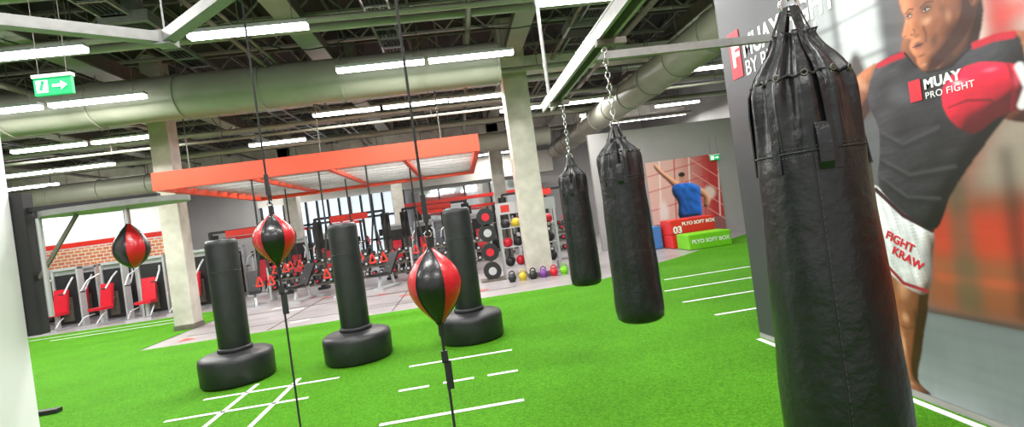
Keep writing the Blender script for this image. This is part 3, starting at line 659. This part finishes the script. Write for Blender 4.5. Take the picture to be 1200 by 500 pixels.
cv.stroke([(2.50,2.32),(2.60,2.2),(2.70,2.11)],.024,(160,106,78),.65,nk,1.); cv.stroke([(2.62,2.14),(2.72,2.13),(2.8,2.16)],.035,(50,26,18),.8,nk,1.); cv.stroke([(2.56,2.30),(2.64,2.2),(2.72,2.13)],.02,(56,30,22),.6,nk,1.)
ra=cv.fill([(2.36,2.16),(2.2,2.12),(2.08,1.95),(2.1,1.76),(2.28,1.70),(2.46,1.80),(2.44,1.95)],SK,shade=1.8,w=.05); cv.ell(2.25,2.06,.08,.06,HI,1,0,.6,ra)
sg=cv.fill([(3.10,2.245),(2.91,2.26),(2.84,2.15),(2.76,2.09),(2.62,2.08),(2.50,2.16),(2.30,2.16),(2.25,2.06),(2.28,1.86),(2.42,1.70),(2.58,1.53),(2.73,1.35),(2.86,1.15),(3.05,1.25),(3.23,1.44),(3.19,1.65),(3.17,1.83),(3.22,2.0),(3.2,2.12)],(42,41,46),shade=1.2,w=.06)
cv.wrinkle(sg,.020,.09,.20,-.5); cv.wrinkle(sg,.045,.045,.18,.3); cv.wrinkle(sg,.012,.03,.08,-.8)
cv.ell(2.96,2.0,.17,.10,(92,90,98),1,.3,.6,sg); cv.ell(2.5,1.98,.12,.1,(84,82,90),1,.3,.5,sg); cv.ell(2.72,1.70,.12,.2,(18,17,20),1,.5,.5,sg)
for p in ([(3.15,1.80),(3.0,1.70),(2.75,1.76)],[(3.18,1.62),(2.98,1.50),(2.68,1.52)],[(3.2,1.5),(3.02,1.36),(2.80,1.34)]):
    cv.stroke([(a,b_-.02) for a,b_ in p],.035,(16,15,18),.55,sg,1.); cv.stroke(p,.02,(92,90,96),.35,sg,1.)
cv.stroke([(3.10,2.235),(2.99,2.245),(2.91,2.245)],.026,(190,22,46)); cv.stroke([(2.48,2.155),(2.38,2.16),(2.29,2.145)],.026,(190,22,46))
cv.stroke([(2.9,2.25),(2.84,2.15),(2.76,2.09),(2.62,2.08),(2.50,2.155)],.009,(20,20,22))
hp=[(2.868,2.72),(2.78,2.83),(2.60,2.85),(2.47,2.72),(2.425,2.52),(2.44,2.38),(2.475,2.28),(2.54,2.205),(2.63,2.145),(2.71,2.105),(2.785,2.105),(2.822,2.15),(2.826,2.195),(2.852,2.24),(2.860,2.28),(2.842,2.318),(2.884,2.34),(2.902,2.362),(2.884,2.40),(2.862,2.455),(2.882,2.52),(2.885,2.62)]
hd=cv.fill(hp,(140,84,57),shade=2.1,w=.045,L=(1.2,.8))
for a in ((2.77,2.60,.11,.06,.7),(2.735,2.385,.055,.038,.8),(2.785,2.142,.032,.02,.6),(2.835,2.405,.022,.03,.5),(2.60,2.36,.03,.06,.35),(2.80,2.30,.03,.012,.4)): cv.ell(a[0],a[1],a[2],a[3],HI,1,0,a[4],hd)
for a in ((2.58,2.26,.10,.11,.75),(2.70,2.26,.045,.07,.6),(2.50,2.48,.06,.14,.55),(2.79,2.20,.05,.014,.6),(2.805,2.325,.03,.016,.5),(2.63,2.42,.04,.05,.4),(2.70,2.16,.06,.03,.45)): cv.ell(a[0],a[1],a[2],a[3],DK,1,0,a[4],hd)
cv.fill([(2.868,2.74),(2.78,2.85),(2.58,2.87),(2.44,2.74),(2.40,2.54),(2.425,2.46),(2.475,2.45),(2.505,2.54),(2.57,2.60),(2.68,2.64),(2.80,2.665)],(22,17,16),soft=.018)
cv.ell(2.455,2.40,.026,.052,(128,76,52),.6); cv.ell(2.462,2.40,.013,.032,(60,32,24),.9); cv.ell(2.449,2.415,.008,.025,(170,110,80),.9,0,.7)
cv.ell(2.880,2.348,.011,.007,(36,18,15),.9); cv.ell(2.838,2.342,.013,.008,(44,22,18),.9); cv.stroke([(2.82,2.37),(2.812,2.35),(2.825,2.335)],.007,(78,44,32),.7,None,1.)
cv.stroke([(2.842,2.47),(2.864,2.42),(2.882,2.375)],.010,HI,.6,hd,1.)
for cu,cz,ru in((2.836,2.455,.020),(2.722,2.448,.029)):
    cv.ell(cu,cz+.008,ru*1.8,.034,(66,36,26),1,0,.95,hd); cv.ell(cu,cz,ru,.0075,(190,176,166),.6); cv.ell(cu+.005,cz+.001,.008,.008,(16,10,9),.5); cv.stroke([(cu-ru,cz+.002),(cu,cz+.009),(cu+ru,cz+.001)],.004,(22,13,11),.95,None,.9); cv.stroke([(cu-ru,cz-.008),(cu,cz-.018),(cu+ru,cz-.008)],.005,(90,52,38),.6,hd,1.)
    cv.stroke([(cu-ru*1.6,cz+.030),(cu-.004,cz+.042),(cu+ru*1.2,cz+.024)],.009,(30,19,15),.8,None,1.)
cv.ell(2.803,2.264,.042,.028,(78,42,34),.8,0,.95); cv.ell(2.806,2.276,.036,.010,(124,66,56),.9); cv.ell(2.804,2.250,.033,.013,(166,98,88),.9); cv.stroke([(2.768,2.264),(2.803,2.263),(2.842,2.265)],.004,(28,11,10),.9)
cv.stroke([(2.755,2.36),(2.744,2.31),(2.752,2.275)],.014,(74,42,30),.6,hd,1.)
cv.stroke([(2.50,2.24),(2.60,2.155),(2.71,2.105)],.014,(60,34,24),.7,hd,1.)
skin=np.maximum(np.maximum(hd,am),np.maximum(leg,ra)); cv.wrinkle(skin,.012,.012,.035); cv.wrinkle(skin,.03,.03,.04)
gl=cv.fill([(2.70,1.89),(2.69,1.97),(2.62,2.035),(2.48,2.06),(2.33,2.01),(2.26,1.96),(2.24,1.86),(2.30,1.78),(2.42,1.745),(2.50,1.70),(2.56,1.69),(2.63,1.74),(2.68,1.81)],(190,16,44),shade=2.2,w=.06,L=(.6,1))
cv.ell(2.585,1.975,.10,.045,(238,96,124),1,.2,.8,gl); cv.ell(2.60,1.985,.04,.016,(255,214,222),1,.2,.85,gl); cv.ell(2.42,2.005,.06,.02,(240,110,136),1,.1,.7,gl); cv.ell(2.52,1.78,.13,.055,(96,3,18),1,-.3,.7,gl); cv.stroke([(2.67,1.86),(2.56,1.875),(2.44,1.85),(2.36,1.79)],.012,(88,3,18),.9,gl,1.); cv.stroke([(2.33,2.02),(2.31,1.9),(2.34,1.78)],.018,(120,8,28),.9,gl,1.); cv.ell(2.30,1.92,.03,.06,(226,80,104),1,0,.5,gl)
cv.wrinkle(gl,.02,.02,.06)
cv.stroke([(2.28,1.98),(2.25,1.87),(2.29,1.79)],.03,(222,222,226),.9)
mur=canvas_mesh(cv,'boxer_wall_mural',lambda u,v:np.stack([np.full_like(u,2.845),u,v],-1),False,.42)
MR=(math.pi/2,0,-math.pi/2)
text('MUAY FIGHT-X',.27,(2.842,4.58,2.76),MR,'white',mur,.001,sx=.76,bold=.007); text('BY BUAKAW',.2,(2.842,4.58,2.585),MR,'white',mur,.001,sx=.85)
q=MB(); q.box(2.838,2.843,4.62,4.80,2.6,3.05,'redpad'); q=q.obj('logo_block'); q.parent=mur
text('F',.28,(2.835,4.765,2.72),MR,'white',mur,.001,bold=.012)
text('MUAY',.08,(2.842,2.80,2.0),MR,'white',mur,.001,bold=.003,sp=1.05); text('PRO FIGHT',.055,(2.842,2.80,1.94),MR,'white',mur,.001,bold=.0,sp=1.1)
q=MB(); q.box(2.84,2.843,2.82,2.90,1.94,2.07,'redpad'); q=q.obj('shirt_badge'); q.parent=mur
MR2=(math.pi/2,.45,-math.pi/2)
text('FIGHT',.08,(2.842,3.235,1.09),MR2,'redpad',mur,.001,bold=.002); text('KRAW',.08,(2.842,3.20,.985),MR2,'redpad',mur,.001,bold=.002)

# poster on the back right wall
cv=Canvas(np.arange(6.08,8.52,.016),np.arange(.0,2.64,.016)); U,V=cv.U,cv.V
cv.C[:]=lin((222,178,168))
t=np.clip((U-7.0)/1.2,0,1)[...,None]; cv.C=cv.C*(1-t)+lin((186,52,54))*t
cv.put((V<.6)*1.,(150,94,92))
for i in range(5): u=6.3+i*.5; cv.put(np.clip(1-np.abs(U-u-.1*V)/.04,0,1)*(V>.6),(200,66,64)if i%2 else (238,224,220))
for z in(1.2,1.8,2.3): cv.put(np.clip(1-np.abs(V-z-(U-7)*.15)/.03,0,1)*.8,(196,46,52))
for i in range(4): cv.put(np.clip(1-np.abs(V-.9-i*.45-(U-8)*(-.8))/.025,0,1)*(U>7.6),(236,180,170))
cv.ell(8.1,1.4,.3,.3,(232,206,196),.6); cv.ell(6.5,1.0,.22,.5,(236,216,210),.7)
cv.fill([(6.95,1.72),(6.75,1.95),(6.45,2.3),(6.35,2.5),(6.45,2.52),(6.62,2.3),(6.95,2.0),(7.1,1.85)],(196,140,112),shade=1.2,w=.05)
cv.fill([(7.7,1.65),(7.95,1.5),(8.1,1.2),(8.0,.95),(7.85,1.0),(7.9,1.25),(7.7,1.4)],(196,140,112),shade=1.2,w=.05)
sp=cv.fill([(6.92,1.78),(7.2,1.82),(7.5,1.8),(7.8,1.62),(7.78,1.3),(7.7,.7),(7.0,.7),(7.0,1.2),(6.85,1.55)],(34,96,184),shade=1.2,w=.08); cv.wrinkle(sp,.06,.05,.15)
cv.fill([(7.0,.72),(7.7,.72),(7.75,.08),(7.45,.08),(7.35,.5),(7.2,.08),(6.9,.08)],(30,34,60),shade=1,w=.06)
cv.ell(7.25,1.98,.12,.17,(200,146,118),.3); cv.ell(7.25,2.10,.13,.09,(50,34,28),.3); cv.ell(7.18,1.99,.015,.012,(30,20,20),.4); cv.ell(7.27,1.99,.015,.012,(30,20,20),.4); cv.ell(7.22,1.89,.03,.01,(150,70,60),.4)
canvas_mesh(cv,'wall_poster',lambda u,v:np.stack([u,np.full_like(u,15.97),v],-1),False)
